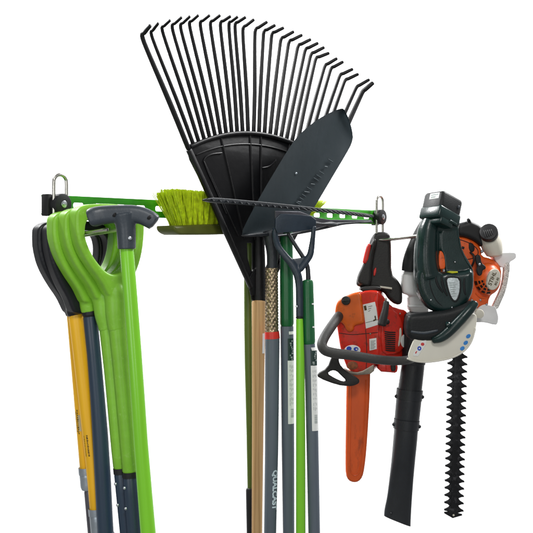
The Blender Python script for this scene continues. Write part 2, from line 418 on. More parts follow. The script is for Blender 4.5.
def marks(sh, v0, v1, a, w, n):
    """tiny worn print running down a shaft"""
    out = []; v = v0
    while v < v1:
        h = random.uniform(.6, 1.5); ww = w * random.uniform(.45, 1); o = random.uniform(-.3, .3) * (w - ww)
        out.append(sh.patch(v, v + h, a + o - ww / 2, a + o + ww / 2, .0005, 1, 2)); v += h + random.uniform(.5, 1.3) * n
    return out
part('shaft_print', marks(s1, 330, 358, 4, 13, 1.4), 'ink', y1)
part('shaft_print', marks(s1, 409, 432, -34, 14, .7) + marks(s1, 411, 430, -50, 8, .7), 'ink', y1)
part('shaft_sticker', s1.patch(414, 430, -30, -10), 'greylabel', y1)
part('shaft_print', marks(s2, 435, 456, -42, 6, .5), 'ink', y2)
part('shaft_print', marks(s2, 434, 455, -15, 14, .6), 'ink', y2)
# lime D handles
g3, s3 = d_tool('lime D handle on a dark navy shaft with a black collar, hindmost lime one', 2.150, -23, 6.5, 'lime_matte', 310, [(300, 81.2, 96.2), (317, 83, 97.6), (370, 88.5, 102.5), (453, 93.4, 109.7), (533, 97.5, 113.5), (650, 104, 121)], -2, ((93, 297),))
part('collar', [s3.mesh(308, 318, .5, n=3)], 'rubber', g3)
part('shaft', s3.mesh(314, 640, 0), 'navy', g3)
part('lower_collar', s3.mesh(531, 560, 1.6, n=3), 'navy', g3)
def lime_tool(label, Y, du, dv, st, vend, rv, nu):
    r, sh = d_tool(label, Y, du, dv, 'lime_matte', 328, st, nu)
    part('shaft', sh.mesh(308, vend, 0), 'lime_matte', r)
    part('seal_ring', sh.mesh(vend - .6, vend + 1.6, .25, n=2), 'rubber', r)
    so = part('socket', sh.mesh(vend + 1, 640, -.15), 'navy', r)
    for v, a in rv: part('rivet', ball(sh.surf(v, R(a), .0004), .0034, .0022), 'zinc', so)
    return r
lime_tool('lime D handle with lime shaft and navy riveted socket, between two other lime handles', 2.132, -11.5, 3.5, [(300, 96, 114), (370, 104, 120.5), (453, 111.6, 127.5), (470, 113.5, 129), (650, 131.5, 149)], 470, ((483, -52), (504, -52)), -1)
lime_tool('lime D handle with lime shaft and navy riveted socket, foremost of the D handles', 2.112, 0, 0, [(300, 106, 124.5), (370, 113.5, 130), (453, 121, 136.6), (474, 122.5, 137.8), (533, 126.8, 142.2), (650, 135, 151)], 474, ((487, -48), (507.5, -52)), 0)
# the T handle tool
YT = 2.076
tt = thing('garden_tool', P(125, 215, YT), 'grey T handle on a plain lime shaft in front of the D handles', 'garden tool')
tsh = Shaft([(230, 118.5, 132), (270, 121.2, 135.4), (370, 128.6, 143), (453, 134.4, 148.6), (533, 140.5, 155.8), (650, 150, 166)], YT)
part('shaft', tsh.mesh(244, 640, 0), 'lime', tt)
tb = fuse([ptube(YT, [(89.5, 218.5, 8.6, .002), (94, 217, 9.8, .003), (104, 215, 9.4), (118, 214, 9.0), (132, 214, 9.0), (142, 215.8, 8.8), (150, 219.6, 8.8), (155.4, 223.6, 8.0)], 5, 24, 1.0, sq=2.8),
           ptube(YT, [(124, 214, 12), (125.4, 224, 10.2), (126.2, 232, 9.6), (126.8, 249, 9.1)], 5, 24, 1.1, rnd=False)], .0016, 4)
th_ = part('t_handle', tb, 'tgrey', tt, 60)
for u, v in ((114.6, 214.5), (149.2, 217)): part('plug', ptube(YT - .0165, [(u - 1, v - .5, 2.6), (u + 1.2, v + 1.6, 2.2)], 2, 14), 'rubber', th_)
part('screw', ball(P(129.8, 238, YT - .0185), .0042, .0022), 'zinc', th_)

# ------------------------------------------------------------------ broom
BP = RT(.045)
br = thing('broom', BP.pt(250, 230), 'lime bristled broom hung head up behind the black leaf rake', 'broom')
part('brush_block', slab(BP, [(172.5, 224.5), (172.3, 229.5), (175, 233), (181, 235.6), (296, 232.5), (300, 228), (300, 223.5)], .028, .056, .006, (), 1, 3), 'olive', br)
bm = bmesh.new()
x0, zb = BP.hit(175.5, 227.5); x1, _ = BP.hit(297, 225); zb2 = BP.hit(297, 225)[1]
xl, zt = BP.hit(165, 188); xr, zt2 = BP.hit(316, 200)
nx, ny = 25, 8
def strand(b, tip, w):
    v = []
    for c, ww in ((b, w), (b.lerp(tip, .6) + Vector((0, 0, 0)), w * .95), (tip, w * .6)):
        v.append([bm.verts.new(c + BP.ex * ww * math.cos(a) + BP.n * ww * math.sin(a)) for a in (0, 2.09, 4.19)])
    for a, c in zip(v[:-1], v[1:]):
        for j in range(3): bm.faces.new((a[j], a[(j + 1) % 3], c[(j + 1) % 3], c[j]))
    bm.faces.new(v[2])
for i in range(nx):
    for j in range(ny):
        fx, fy = (i + .5) / nx, (j + .5) / ny
        for k in range(30):
            px = fx + random.uniform(-.0075, .0075); py = fy + random.uniform(-.03, .03)
            b = BP.w(x0 + (x1 - x0) * px, zb + (zb2 - zb) * px, -.022 + .044 * py)
            px2 = fx + random.gauss(0, .013); py2 = fy + random.gauss(0, .045)
            z = zt + (zt2 - zt) * px2 - .002 - random.random() ** 2 * .009 - (.006 if py2 < .2 else 0)
            strand(b, BP.w(xl + (xr - xl) * px2, z, -.034 + .068 * py2), .0014)
part('bristles', bm_mesh(bm), 'bristle', br, 30)
bs = Shaft([(225, 243.8, 252.6), (300, 244, 252.2), (350, 244.3, 252.4), (440, 246.6, 254), (487, 247.4, 254.6), (650, 250.5, 258)], BP.pt(248, 300).y)
part('broom_handle', bs.mesh(232, 500, 0), 'olivepole', br)
part('handle_sleeve', bs.mesh(487.5, 640, 1.6), 'rubber', br)

# ------------------------------------------------------------------ black leaf rake
LP = RT(.10)
lr = thing('leaf_rake', LP.pt(259, 300), 'wide black leaf rake with a fan of thin tines on a pale wooden handle', 'rake')
bends = [(141.7, 37), (150.7, 34), (161.5, 29), (171.6, 27), (180, 26.5), (189, 24), (199.8, 23.6), (210, 23.6), (220, 23.6), (228.6, 24), (234.7, 24.8), (242.6, 29), (254.9, 30.7), (263.4, 32.4), (271.5, 34.4), (280.5, 39.8), (288.5, 42.4), (297.6, 46.6), (304.9, 50.2), (310.5, 55), (315.4, 58.8), (324.4, 66.6), (330.5, 69.3), (339.5, 75.9), (344.4, 81.2), (356, 88), (362, 93)]
tips = [(150.7, 25), (158.5, 23), (170.5, 20), (182, 17), (190.3, 16), (198.7, 15), (210, 15), (220.5, 15), (231, 16), (238, 16.5), (246, 17), (254.4, 19.3), (267.5, 21.7), (275.6, 25), (284, 27.6), (294, 31.5), (302.4, 34.9), (311, 39.3), (318.3, 43), (324.4, 47.3), (329.3, 53), (337.3, 58.3), (343.4, 61.7), (353, 69), (358.5, 74), (369.5, 79.5), (373.5, 82.5)]
n_t = len(bends)
def arcv(u): return 131 + (u - 245) ** 2 * (.0046 if u < 245 else .0044)
outer = [(186, 146), (192, 143)] + [(u, arcv(u)) for u in range(198, 326, 8)] + [(332, 164), (319, 190), (304, 221), (291, 247), (278, 272), (267, 294), (266, 300), (252, 300), (251, 292), (243.6, 274), (230, 244), (218, 218), (203, 186), (190, 160)]
hd = part('rake_fan', [slab(LP, outer, 0, .004, .0012, [[(246.8, 243), (252.4, 243), (252.8, 272), (250.6, 270), (247.4, 258)], [(264.6, 243), (277, 243), (270, 259), (264.8, 270)]], 0, 1)], 'rakeblack', lr)
ribs = []
def rib(p, q, r, d=.0015, dr=1.0): ribs.append(ptube(LP, [(p[0], p[1], r, d), ((p[0] + q[0]) / 2, (p[1] + q[1]) / 2, r, d), (q[0], q[1], r * .9, d)], 2, 10, dr))
rib((188.5, 149), (251, 287), 3.2, .001, 1.3); rib((330, 165), (266, 291), 2.8, .001, 1.3)
ribs.append(ptube(LP, [(u, arcv(u) + 2, 2.2, .002) for u in range(190, 330, 10)], 2, 10))
ribs.append(ptube(LP, [(u, arcv(u) + 13, .8, .0006) for u in range(196, 324, 10)], 2, 8))
for a, b in (((221, 137), (244, 238)), ((250, 134), (255, 240)), ((261, 134), (261, 240)), ((290, 142), (272, 238)), ((203, 160), (238, 236)), ((312, 158), (284, 236))): rib(a, b, 1.0, .0005)
ribs.append(ptube(LP, cat([(203.5, 161, .8, .0015), (206, 157, .8, .0015), (213, 154, .8, .0015), (222, 153, .8, .0015)], 3), 1, 8))
ribs.append(ptube(LP, cat([(203.5, 161, .8, .0015), (208, 173, .8, .0015), (214, 186, .8, .0015), (226, 214, .8, .0015)], 3), 1, 8))
ribs.append(ptube(LP, cat([(262, 168, .8, .0015), (270, 166, .8, .0015), (276, 160, .8, .0015)], 3), 1, 8))
part('fan_rib', ribs, 'rakeblack', hd)
for i in range(n_t):
    u0 = 188.5 + 5.42 * i; edge = i in (0, n_t - 1)
    b, t = bends[i], tips[i]
    r0, r1 = (2.9, 2.4) if edge else (2.15, 1.8)
    root = (u0, arcv(u0) + 3, r0); 
    if edge: root = (188.5, 149, 2.6) if i == 0 else (329, 166, 2.5)
    m1 = (root[0] * .6 + b[0] * .4 + (.6 if i < 13 else -.4), root[1] * .6 + b[1] * .4, r0 * .98)
    m2 = (root[0] * .12 + b[0] * .88, root[1] * .12 + b[1] * .88, r1)
    dx, dy = t[0] - b[0], t[1] - b[1]
    pts = [root, m1, m2, (b[0] + dx * .05, b[1] + dy * .1, r1, .003), (b[0] + dx * .3, b[1] + dy * .36, r1, .010), (b[0] + dx * .75, b[1] + dy * .78, r1 * .95, .022), (t[0], t[1], r1 * .85, .028)]
    part('tine', ptube(LP, pts, 3, 10, 1.1), 'rakeblack', lr)
part('rake_socket', fuse([ptube(LP, [(258.5, 225, 5.0), (258.5, 245, 6.2), (258.7, 275, 7.0), (258.9, 301, 7.4)], 4, 24, 1., rnd=False),
                          slab(LP, [(248, 280), (258, 262), (268, 280), (266, 296), (252, 296)], .004, .008, .002)], .0018, 4), 'rakeblack', lr, 60)
ws = Shaft([(295, 251.6, 266), (350, 252, 264.9), (440, 252, 263.4), (533, 251.7, 262.2), (650, 251.2, 261)], LP.pt(258, 300).y)
part('wooden_handle', ws.mesh(299, 640, 0, dr=1), 'wood', lr)
part('handle_sticker', ws.patch(333, 353, 36, 66), 'white', lr)

# ------------------------------------------------------------------ long bladed spade on grey shaft
SP = RT(.15)
YS = RT(.155).pt(271, 300).y
sp = thing('trenching_spade', P(271, 300, YS), 'narrow grey steel spade blade slanting over the leaf rake, red ring on its shaft', 'spade')
bl = [(240.6, 234), (250, 215), (262, 193), (278, 166), (291, 145), (297, 137), (305, 129), (318, 119), (331, 112), (340, 108.6), (344, 108.4), (349, 119), (352.5, 131), (353.3, 141), (345, 156), (333, 176), (320, 198), (306, 221), (298, 234), (290, 236.5), (268, 236.5), (246, 237)]
fbl = chaikin(bl, 1)
# blade dished gently across its width
bm = bmesh.new(); N1, N2 = 40, 14
ax0, ax1 = Vector((268, 235)), Vector((345, 110)); axd = (ax1 - ax0).normalized(); axn = Vector((-axd.y, axd.x))
def cut(tv):
    ds = []
    for i in range(len(fbl)):
        a, b = Vector(fbl[i]), Vector(fbl[(i + 1) % len(fbl)]); ta, tb = (a - ax0).dot(axd), (b - ax0).dot(axd)
        if (ta - tv) * (tb - tv) < 0: q = a.lerp(b, (tv - ta) / (tb - ta)); ds.append((q - ax0).dot(axn))
    return (min(ds), max(ds)) if len(ds) > 1 else None
tv = [(Vector(p) - ax0).dot(axd) for p in fbl]; lo, hi = min(tv) + .05, max(tv) - .05
grid = []
for i in range(N1 + 1):
    f = i / N1; f = .5 - .5 * math.cos(math.pi * f); c = cut(lo + (hi - lo) * f)
    row = []
    for j in range(N2 + 1):
        g = j / N2; s = c[0] + (c[1] - c[0]) * g; q = ax0 + axd * (lo + (hi - lo) * f) + axn * s
        row.append(bm.verts.new(SP.pt(q.x, q.y, -.010 * (1 - (2 * g - 1) ** 2) + .004)))
    grid.append(row)
for i in range(N1):
    for j in range(N2): bm.faces.new((grid[i][j], grid[i][j + 1], grid[i + 1][j + 1], grid[i + 1][j]))
bmesh.ops.solidify(bm, geom=list(bm.faces), thickness=.0025)
bld = part('spade_blade', bm_mesh(bm), 'spade', sp, 30)
# worn embossed marks down the right edge, a rivet bump
em = []
for f, l, sk in ((.0, 3.4, 0), (.035, 3.0, 1), (.1, 3.2, 0), (.17, 3.6, 0), (.25, 4.2, 1), (.32, 4.4, 0), (.42, 3.4, 1), (.52, 4.6, 0), (.59, 4.6, 0), (.67, 4.4, 0), (.8, 2.4, 1), (.93, 4.4, 0)):
    u = 298 + (333 - 298) * f; v = 203.5 + (157.5 - 203.5) * f
    a = R(32 if not sk else 8); l *= 1.25
    em.append(ptube(SP, [(u - math.cos(a) * l / 2, v - math.sin(a) * l / 2, .5, .0015), (u, v, .62, .0014), (u + math.cos(a) * l / 2, v + math.sin(a) * l / 2, .5, .0022)], 2, 8))
part('embossed_marks', em, 'spade', bld)
part('rivet', ball(SP.pt(295.8, 173.5, -.0055), .0035), 'galv', bld)
part('blade_tread', slab(SP, [(243, 234.5), (268, 232.6), (296, 231), (297, 233.5), (270, 236.2), (246, 237.2)], .010, .012, .002, (), 1), 'lead', sp)
SA = Shaft([(262, 265.3, 278), (330, 265.0, 278.6), (338, 265, 279.6), (440, 265, 278.5), (533, 264, 276.2), (650, 262.5, 273.5)], YS, 2.3)
part('neck', ptube(YS, [(270, 230, 8.5), (271, 240, 7.2), (272.2, 254, 5.6), (272, 272, 5.4), (272, 280, 5.6)], 5, 20, .8), 'lead', sp)
bm = bmesh.new(); g = []
for i in range(161):
    v = 268 + 64 * i / 160; row = []
    for j in range(120):
        a = 2 * math.pi * j / 120; k = 2 * math.pi * (v - 268) / 6.0
        h = max(0, .5 * (math.cos(11 * a + k) + math.cos(11 * a - k))) ** .7
        row.append(bm.verts.new(SA.surf(v, a, .0014 * h - .0011)))
    g.append(row)
for p, q in zip(g[:-1], g[1:]):
    for j in range(120): bm.faces.new((p[j], p[(j + 1) % 120], q[(j + 1) % 120], q[j]))
part('chrome_sleeve', bm_mesh(bm), 'sleeve', sp, 60)
part('red_ring', SA.mesh(331.6, 338.6, .35, n=3, rnd=False), 'redring', sp)
shA = part('shaft', SA.mesh(338, 640, 0, sq=2.3, rnd=False), 'greyshaft', sp)
part('lettering', SA.lettering('QUALCAST', 469, 508.5, R(33), 6.2, .0008), 'bluewhite', shA)

# ------------------------------------------------------------------ levelling rake: long toothed head, dark green grip
HP = RT(.19)
YB = RT(.175).pt(287, 300).y
gr = thing('garden_rake', P(287, 330, YB), 'long toothed dark rake head lying along the rail, on a thick dark green grip', 'rake')
hb = [(203.4, 200.4), (210, 197.6), (222, 198), (250, 200.6), (290, 204.6), (318, 207.8), (345, 210.8), (372, 214.2), (374, 216), (373, 218), (360, 216.2), (340, 213.6), (318, 211.4), (290, 208.8), (262, 206.4), (230, 203.6), (212, 202.6)]
hp = part('rake_head', slab(HP, hb, .006, .010, .0012, (), 1), 'lead', gr)
tt_ = []
for i in range(30):
    s = i / 29; u = 213 + (368 - 213) * (1 - (1 - s) ** 1.35)
    v = 199.8 + (u - 213) * .1035
    if u < 300: tt_.append(ptube(HP, [(u - 1.2, v - .8, .8, .006), (u + .2, v + .6, .95, .010), (u + .8, v + 1.3, .7, .013)], 3, 8))
    else: tt_.append(ptube(HP, [(u - 3.4, v - 1.9, .7, .006), (u, v - .2, .9, .012), (u + 2.8, v + 1.3, .7, .012)], 3, 8))
part('rake_tooth', tt_, 'lead', hp)
under = slab(HP, [(275, 211), (300, 211.5), (316, 217.5), (330, 219.8), (371, 220), (373, 222.4), (350, 223.6), (336, 225), (327, 228), (309, 232), (290, 235.2), (277, 236)], -.012, .004, .001, (), 0)
part('stiffener_plate', under, 'gunmetal', gr)
part('brace', [ptube(HP, [(276, 236, 1.0, -.004), (290, 234.4, 1.3, -.002), (309, 231, 1.5), (327, 227, 1.6), (336, 224.6, 1.9), (346, 223.4, 1.2), (370, 222, .8)], 4, 12)], 'lead', gr)
part('brace', [ptube(HP, [(286, 232, 1.0, .012), (300, 228, 1.3, .014), (312, 223.6, 2.4, .012), (322, 224, 1.2, .01), (331.6, 224.4, 2.7, .006), (337, 224.8, 1.5, .004)], 4, 12)], 'lead', gr)
SB = Shaft([(230, 280, 292.5), (327, 280.2, 293.6), (350, 280.5, 294), (440, 281.4, 294.4), (533, 282.8, 294.5), (650, 284.5, 295)], YB, 2.3)
part('grip', [SB.mesh(232, 327, .15, n=10), SB.mesh(231, 236, .8, n=3)], 'grip', gr)
shB = part('shaft', SB.mesh(326.2, 640, -.1, sq=2.3, rnd=False), 'greyshaft', gr)
# ------------------------------------------------------------------ navy dutch hoe, lime shaft
YH = RT(.225).pt(300, 250).y
OP = PU(298, 240, YH, 0)
ho = thing('dutch_hoe', P(300, 300, YH), 'navy dutch hoe with forked neck on a thin lime shaft between the dark green grips', 'hoe')
part('hoe_blade', slab(PU(296, 222, YH, 18), [(275.5, 213.6), (296, 214.4), (316, 216.4), (316, 229), (300, 231.2), (284, 232.6), (275, 233)], .004, .006, .0014, (), 1), 'navy_steel', ho)
part('fork_neck', fuse([ptube(OP, [(275.5, 228, 3.0, .006), (275.2, 236, 3.0, .004), (278, 246, 3.3), (285, 256, 3.6), (292.5, 265, 4.0), (297.6, 275, 4.2), (299.2, 286, 3.8), (299.5, 300, 3.7), (299.6, 318, 3.7)], 6, 16, .7),
                        ptube(OP, [(314, 226, 2.4, .006), (313, 236, 2.5, .004), (311.8, 246, 3.0), (310, 255, 3.4), (305, 263, 3.4), (299.5, 270, 3.4)], 6, 16, .7),
                        slab(OP, [(289, 259), (297, 258.5), (304, 257), (311, 252), (309.5, 259), (303, 266), (297.5, 270)], .002, .005, .001, (), 1)], .0016, 4), 'navy_steel', ho, 60)
SH = Shaft([(300, 296.2, 303), (318, 296, 303), (350, 296, 304.4), (440, 296, 305.3), (533, 296, 305.5), (650, 296, 306)], YH)
part('shaft', SH.mesh(318, 640, 0), 'lime', ho)
part('collar', SH.mesh(316, 319, .3, n=2), 'rubber', ho)
part('screw', ball(P(296.8, 306.5, YH - .009), .003, .002), 'zinc', ho)
# ------------------------------------------------------------------ cultivator with gooseneck, second dark green grip
YC = RT(.235).pt(310, 300).y
cu_ = thing('hand_cultivator', P(309, 320, YC), 'slim bent steel neck in a dark green grip on the rightmost grey shaft', 'hoe')
part('neck', ptube(YC, [(288, 233, 1.8, .0), (291, 238, 2.0), (296.5, 247, 2.1), (303, 257, 2.2), (307.2, 266, 2.3), (308.2, 275, 2.4), (308.4, 286, 2.6)], 6, 14), 'lead', cu_)
SCs = Shaft([(278, 302.2, 313), (345, 302.8, 315.2), (350, 304, 317), (440, 306.2, 318.6), (533, 308.2, 320.2), (650, 310.5, 322.4)], YC, 2.3)
gripC = part('grip', [SCs.mesh(279.6, 345, .15, n=10)], 'grip', cu_)
shC = part('shaft', SCs.mesh(344, 640, -.1, sq=2.3, rnd=False), 'greyshaft', cu_)
def shaft_label(sh, parent, tk, vd0, vd1, vl1, a0, a1, bars):
    part('tick_mark', [sh.patch(v, v + 3, a0 + 12, a1) for v in tk], 'white', parent)
    dk = part('dark_label', sh.patch(vd0, vd1, a0, a1), 'labeldark', parent)
    mm = []
    for v in range(int(vd0) + 2, int(vd1) - 1, 2):
        c = random.uniform(a0 + 14, a1 - 22); mm.append(sh.patch(v, v + random.uniform(.8, 1.8), c, c + random.uniform(8, 18), .0008, 1, 3))
    part('label_print', mm, 'labelgrey', dk)
    lb = part('paper_label', sh.patch(vd1, vl1, a0 - 1, a1 + 8), 'white', parent)
    mm = []
    for c in range(3): mm += [sh.patch(v, v + random.uniform(1, 4), a0 + 16 + 14 * c, a0 + 19 + 14 * c, .0008, 1, 1) for v in [vd1 + 4 + 4.6 * i + random.uniform(0, 1) for i in range(9)]]
    mm += [sh.patch(bars + i * 1.0, bars + i * 1.0 + random.choice((.4, .6)), a0 + 22, a0 + 52, .0008, 1, 4) for i in range(9)]
    part('label_print', mm, 'labelgrey', lb)
shaft_label(SB, shB, (331,), 338, 360, 423, 3, 66, 408)
shaft_label(SCs, shC, (347,), 344 + 5, 365, 430, -2, 68, 414)
for v in (303, 326): part('tick_mark', SCs.patch(v, v + 1.4, 34, 80, .0009), 'white', gripC)

# ------------------------------------------------------------------ chainsaw
CS = PU(370, 330, 3.05)
cs = thing('chainsaw', P(372, 340, 3.1), 'red chainsaw with orange scabbard over its bar, hung by its rear handle', 'chainsaw')
CL = PU(379, 330, 3.045, -14); CR = PU(379, 330, 3.045, 34)
bodyL = slab(CL, [(336, 318), (340, 305), (352, 297), (362, 291), (374, 290), (380, 292), (380.5, 310), (380, 340), (379.6, 360), (374, 364), (372, 373.5), (349, 373), (341, 352), (337.5, 330)], 0, .09, .007, (), 1, 4)
bodyR = slab(CR, [(374, 291), (381, 293.4), (390, 306), (399, 308.6), (405, 310), (408.5, 316), (408, 322), (403, 327), (405, 330), (409, 340), (409, 350), (402, 358), (392, 360), (378, 360), (377, 330)], -.001, .07, .007, (), 1, 4)
starter = slab(CR, [(381.5, 318), (384, 307), (396, 311), (403, 322), (402.4, 336), (404.6, 346), (398, 354), (383, 355), (381, 340)], .009, .03, .005, (), 1, 3)
part('body', fuse([bodyL, bodyR, starter], .0017, 2), 'red', cs, 60)
part('panel_seam', [ptube(CL, [(365.6, 329, .35, .0004), (366.4, 340, .35, .0004), (366.8, 356, .35, .0004), (366, 371, .35, .0004)], 3, 6)], 'sawblack', cs)
part('panel_seam', [ptube(CL, [(339, 333, .35, .0004), (352, 334.6, .35, .0004), (366, 333.6, .35, .0004), (378, 332.4, .35, .0004)], 3, 6)], 'sawblack', cs)
for u, v in ((370.4, 333.8), (376, 357)): part('body_screw', ball(CL.pt(u, v, .0005), .0028, .002), 'alloy', cs)
for u, v in ((400, 313.6), (386, 311)): part('body_screw', ball(CR.pt(u, v, .0095), .0026, .002), 'alloy', cs)
part('tank_cover', slab(CL, [(334.8, 316), (335.5, 306), (338.5, 299.5), (345, 296), (355, 292), (361, 292.5), (362.6, 304), (365, 322), (362, 324), (354, 325.5), (354, 330), (350, 332.5), (346, 330), (344, 324), (337, 320.5)], .010, .085, .008, (), 2, 4), 'orange', cs)
cap = part('filler_cap', [disc(CL.pt(346, 300.6, .012), (-.24, -.97, .05), .0125, .012, 28, .2), box(CL.pt(346, 300.6, .019), 0, .019, .005, .004, .001)], 'sawblack', cs)
lb = part('warning_label', slab(CL, [(362.9, 304.6), (375.6, 301.6), (378.6, 324.6), (366, 328.6)], (.0012), .001, .0003), 'white', cs)
part('label_print', [slab(CL, [(363.6, 306), (366, 305.4), (366.9, 310), (364.6, 310.6)], .0018, .001, .0002), slab(CL, [(374.4, 316), (375.6, 315.6), (376.4, 320), (373.4, 321.5), (373.2, 320), (375, 319.2)], .0018, .001, .0002)] +
     [slab(CL, [(368.2, 306.6 + 2.3 * i), (372.2 - (i % 3), 305.6 + 2.3 * i), (372.3 - (i % 3), 306 + 2.3 * i), (368.3, 307 + 2.3 * i)], .0018, .001, .0001) for i in range(3)] + [slab(CL, [(365.6, 322.6), (378, 319.4), (378, 319.8), (365.6, 323)], .0018, .001, .0001)], 'ink', lb)
lb2 = part('rating_label', slab(CL, [(369.3, 339), (376.4, 337.9), (376.8, 349), (369.6, 350.6)], .001, .001, .0003), 'white', cs)
part('label_print', [slab(CL, [(370.6, 341 + i * 1.5), (375.4 - i % 2, 340.3 + i * 1.5), (375.4 - i % 2, 341 + i * 1.5), (370.6, 341.7 + i * 1.5)], .0017, .001, .0001) for i in range(6)], 'labelgrey', lb2)
ov = part('oval_badge', slab(CL, [(352.5 + 8 * math.cos(a), 350 + 5.0 * math.sin(a)) for a in [2 * math.pi * i / 28 for i in range(28)]], .001, .001, .0003), 'white', cs)
part('badge_print', [slab(CL, [(349 + 2.6 * math.cos(a), 348.6 + 2.3 * math.sin(a)) for a in [2 * math.pi * i / 16 for i in range(16)]], .0018, .001, .0002),
                     slab(CL, [(356 + 2.4 * math.cos(a), 349 + 2.0 * math.sin(a)) for a in [2 * math.pi * i / 16 for i in range(16)]], .0018, .001, .0002, [[(356.6 + 1 * math.cos(a), 349.2 + .8 * math.sin(a)) for a in [2 * math.pi * i / 12 for i in range(12)]]])], 'blue', ov)
part('round_badge', slab(CL, [(352.5 + 5.4 * math.cos(a), 365.5 + 4.2 * math.sin(a)) for a in [2 * math.pi * i / 28 for i in range(28)]], .0015, .002, .0006), 'brown', cs)
lv = part('choke_lever', fuse([ptube(CR, [(386.5, 301, 3.0, .022), (385.6, 308, 3.4, .024), (383.6, 317, 4.0, .024), (381.6, 326, 4.6, .022)], 4, 16, .8), ptube(CR, [(385, 321, 3.2, .018), (388.4, 322.5, 2.6, .016)], 3, 14)], .0015, 3), 'sawblack', cs, 60)
part('lever_pin', ball(CR.pt(385.8, 299.6, .016), .003, .003, .006), 'alloy', lv)
gv = []
for i in range(10):
    v = 331.5 + i * 2.05; gv.append(ptube(CR, [(384.6 + i * .1, v, .62, .0095), (390, v + .8, .7, .0098), (395.4 - i * .05, v + .9, .62, .0092)], 2, 8))
part('vent_slot', gv, 'sawblack', cs)
part('starter_badge', slab(CR, [(404.2 + 3.4 * math.cos(a), 341 + 6.4 * math.sin(a)) for a in [2 * math.pi * i / 24 for i in range(24)]], .0105, .004, .001), 'white', cs)
part('starter_trim', slab(CR, [(399.5, 328), (401.5, 328), (401.5, 338), (399, 347), (398, 345), (399.4, 337)], .0105, .003, .001, (), 1), 'cream', cs)
part('clutch_cover', [slab(CS, [(377.5, 361), (397, 363), (398, 368), (396.5, 373), (390, 372.4), (378, 371.5)], -.02, .05, .005, (), 1), slab(CS, [(385, 360), (391, 362), (391.4, 372), (386, 371)], -.016, .02, .003)], 'red', cs)
part('cover_nut', slab(CS, [(390.5, 362), (395.5, 363), (396, 371), (391, 371.6)], -.012, .02, .004, (), 1), 'sawblack', cs)
part('bottom_plate', slab(CS, [(345, 369), (350, 372.2), (360, 372.6), (371, 366), (374.4, 363.6), (374, 373.4), (360, 375.2), (349, 374.8), (345.5, 372)], .003, .06, .003, (), 1), 'alloy', cs)
# rear handle
CH = PU(380, 260, 3.092)
part('rear_handle', fuse([slab(CH, [(372.5, 236), (376, 232), (387, 231.8), (390.6, 236), (391.3, 250), (391.3, 274), (397, 279), (401.5, 286), (402.5, 296), (402, 304), (396, 305), (389, 300), (384, 292), (374, 288.5), (366, 287.6), (357.5, 286.6), (356.2, 283), (358, 274.5), (363, 265.5), (367, 252), (369.8, 242)], 0, .034, .010, (), 1, 4),
                          slab(CH, [(357, 283), (358.4, 275), (363.4, 264), (370, 246), (374, 238), (377, 240), (372, 262), (371, 286), (366, 287)], .014, .03, .007, (), 1, 3)], .002, 3), 'sawblack', cs, 60)
part('throttle_lockout', slab(CH, [(367.2, 243.6), (371, 243.8), (370.6, 249), (367.2, 263.2), (362.6, 263.6), (363.4, 258)], .018, .02, .005, (), 1, 3), 'redring', cs)
part('throttle_trigger', slab(CH, [(373.5, 270), (376.5, 266.5), (376, 274), (373.4, 277)], .006, .01, .002, (), 1), 'redring', cs)
part('handle_base', [slab(CH, [(361, 286.5), (379, 286), (382, 289.6), (372, 291.5), (360, 291.5)], .03, .05, .004, (), 1)], 'sawblack', cs)
part('trim_strip', slab(CH, [(380, 286), (392, 287.5), (392, 289.4), (380.4, 287.8)], .02, .01, .001), 'cream', cs)
# wrap-around handlebar and hand guard
part('handlebar', ptube(3.035, [(341, 313, 5.0, -.05), (336, 320, 5.0, -.01), (330, 328.5, 5.0, .03), (324.4, 337.5, 5.0, .055), (321.9, 345, 5.1, .07), (325.5, 350.6, 5.1, .075), (336, 353.4, 5.1, .075), (351, 355.2, 4.9, .075), (366, 357.8, 4.7, .075), (378, 359.6, 4.6, .07), (393, 360.8, 4.5, .06), (405, 360.4, 4.4, .05), (413, 358, 4.2, .02), (416, 352, 4.2, -.03)], 5, 18), 'sawgrey', cs)
part('hand_guard', slab(PU(338, 370, 3.03), [(338.6, 351), (339.4, 356), (338.6, 361), (341.4, 367), (349.5, 373.4), (358.8, 378.6), (359.8, 382.6), (355, 385.4), (349, 386.4), (337, 385), (318.4, 378), (316.8, 373.8), (327.4, 368.2), (331.6, 357), (334, 352)], .012, .018, .004, [[(327, 373.6), (331.6, 370.2), (336.4, 370.8), (341, 375.4), (346.5, 380.6), (343, 382), (335, 378.4)]], 1, 2), 'sawblack', cs)
scb = part('bar_scabbard', slab(CS, [(347, 366), (370.4, 366), (370, 390), (368.5, 420), (366.5, 450), (364.5, 468), (362.5, 477), (358.5, 481.6), (353.5, 482.4), (348.5, 480.4), (345.8, 475), (345.4, 460), (346, 420), (346.4, 390)], -.03, .022, .008, (), 1, 3), 'scab', cs)
part('scabbard_relief', [ptube(CS, [(351, 380, .7, -.03), (350.4, 420, .7, -.03), (349.4, 462, .7, -.03), (352, 474, .7, -.03), (358, 474, .7, -.03), (361, 462, .7, -.03), (364.4, 420, .7, -.03), (366, 380, .7, -.03)], 4, 8)], 'scab', scb)

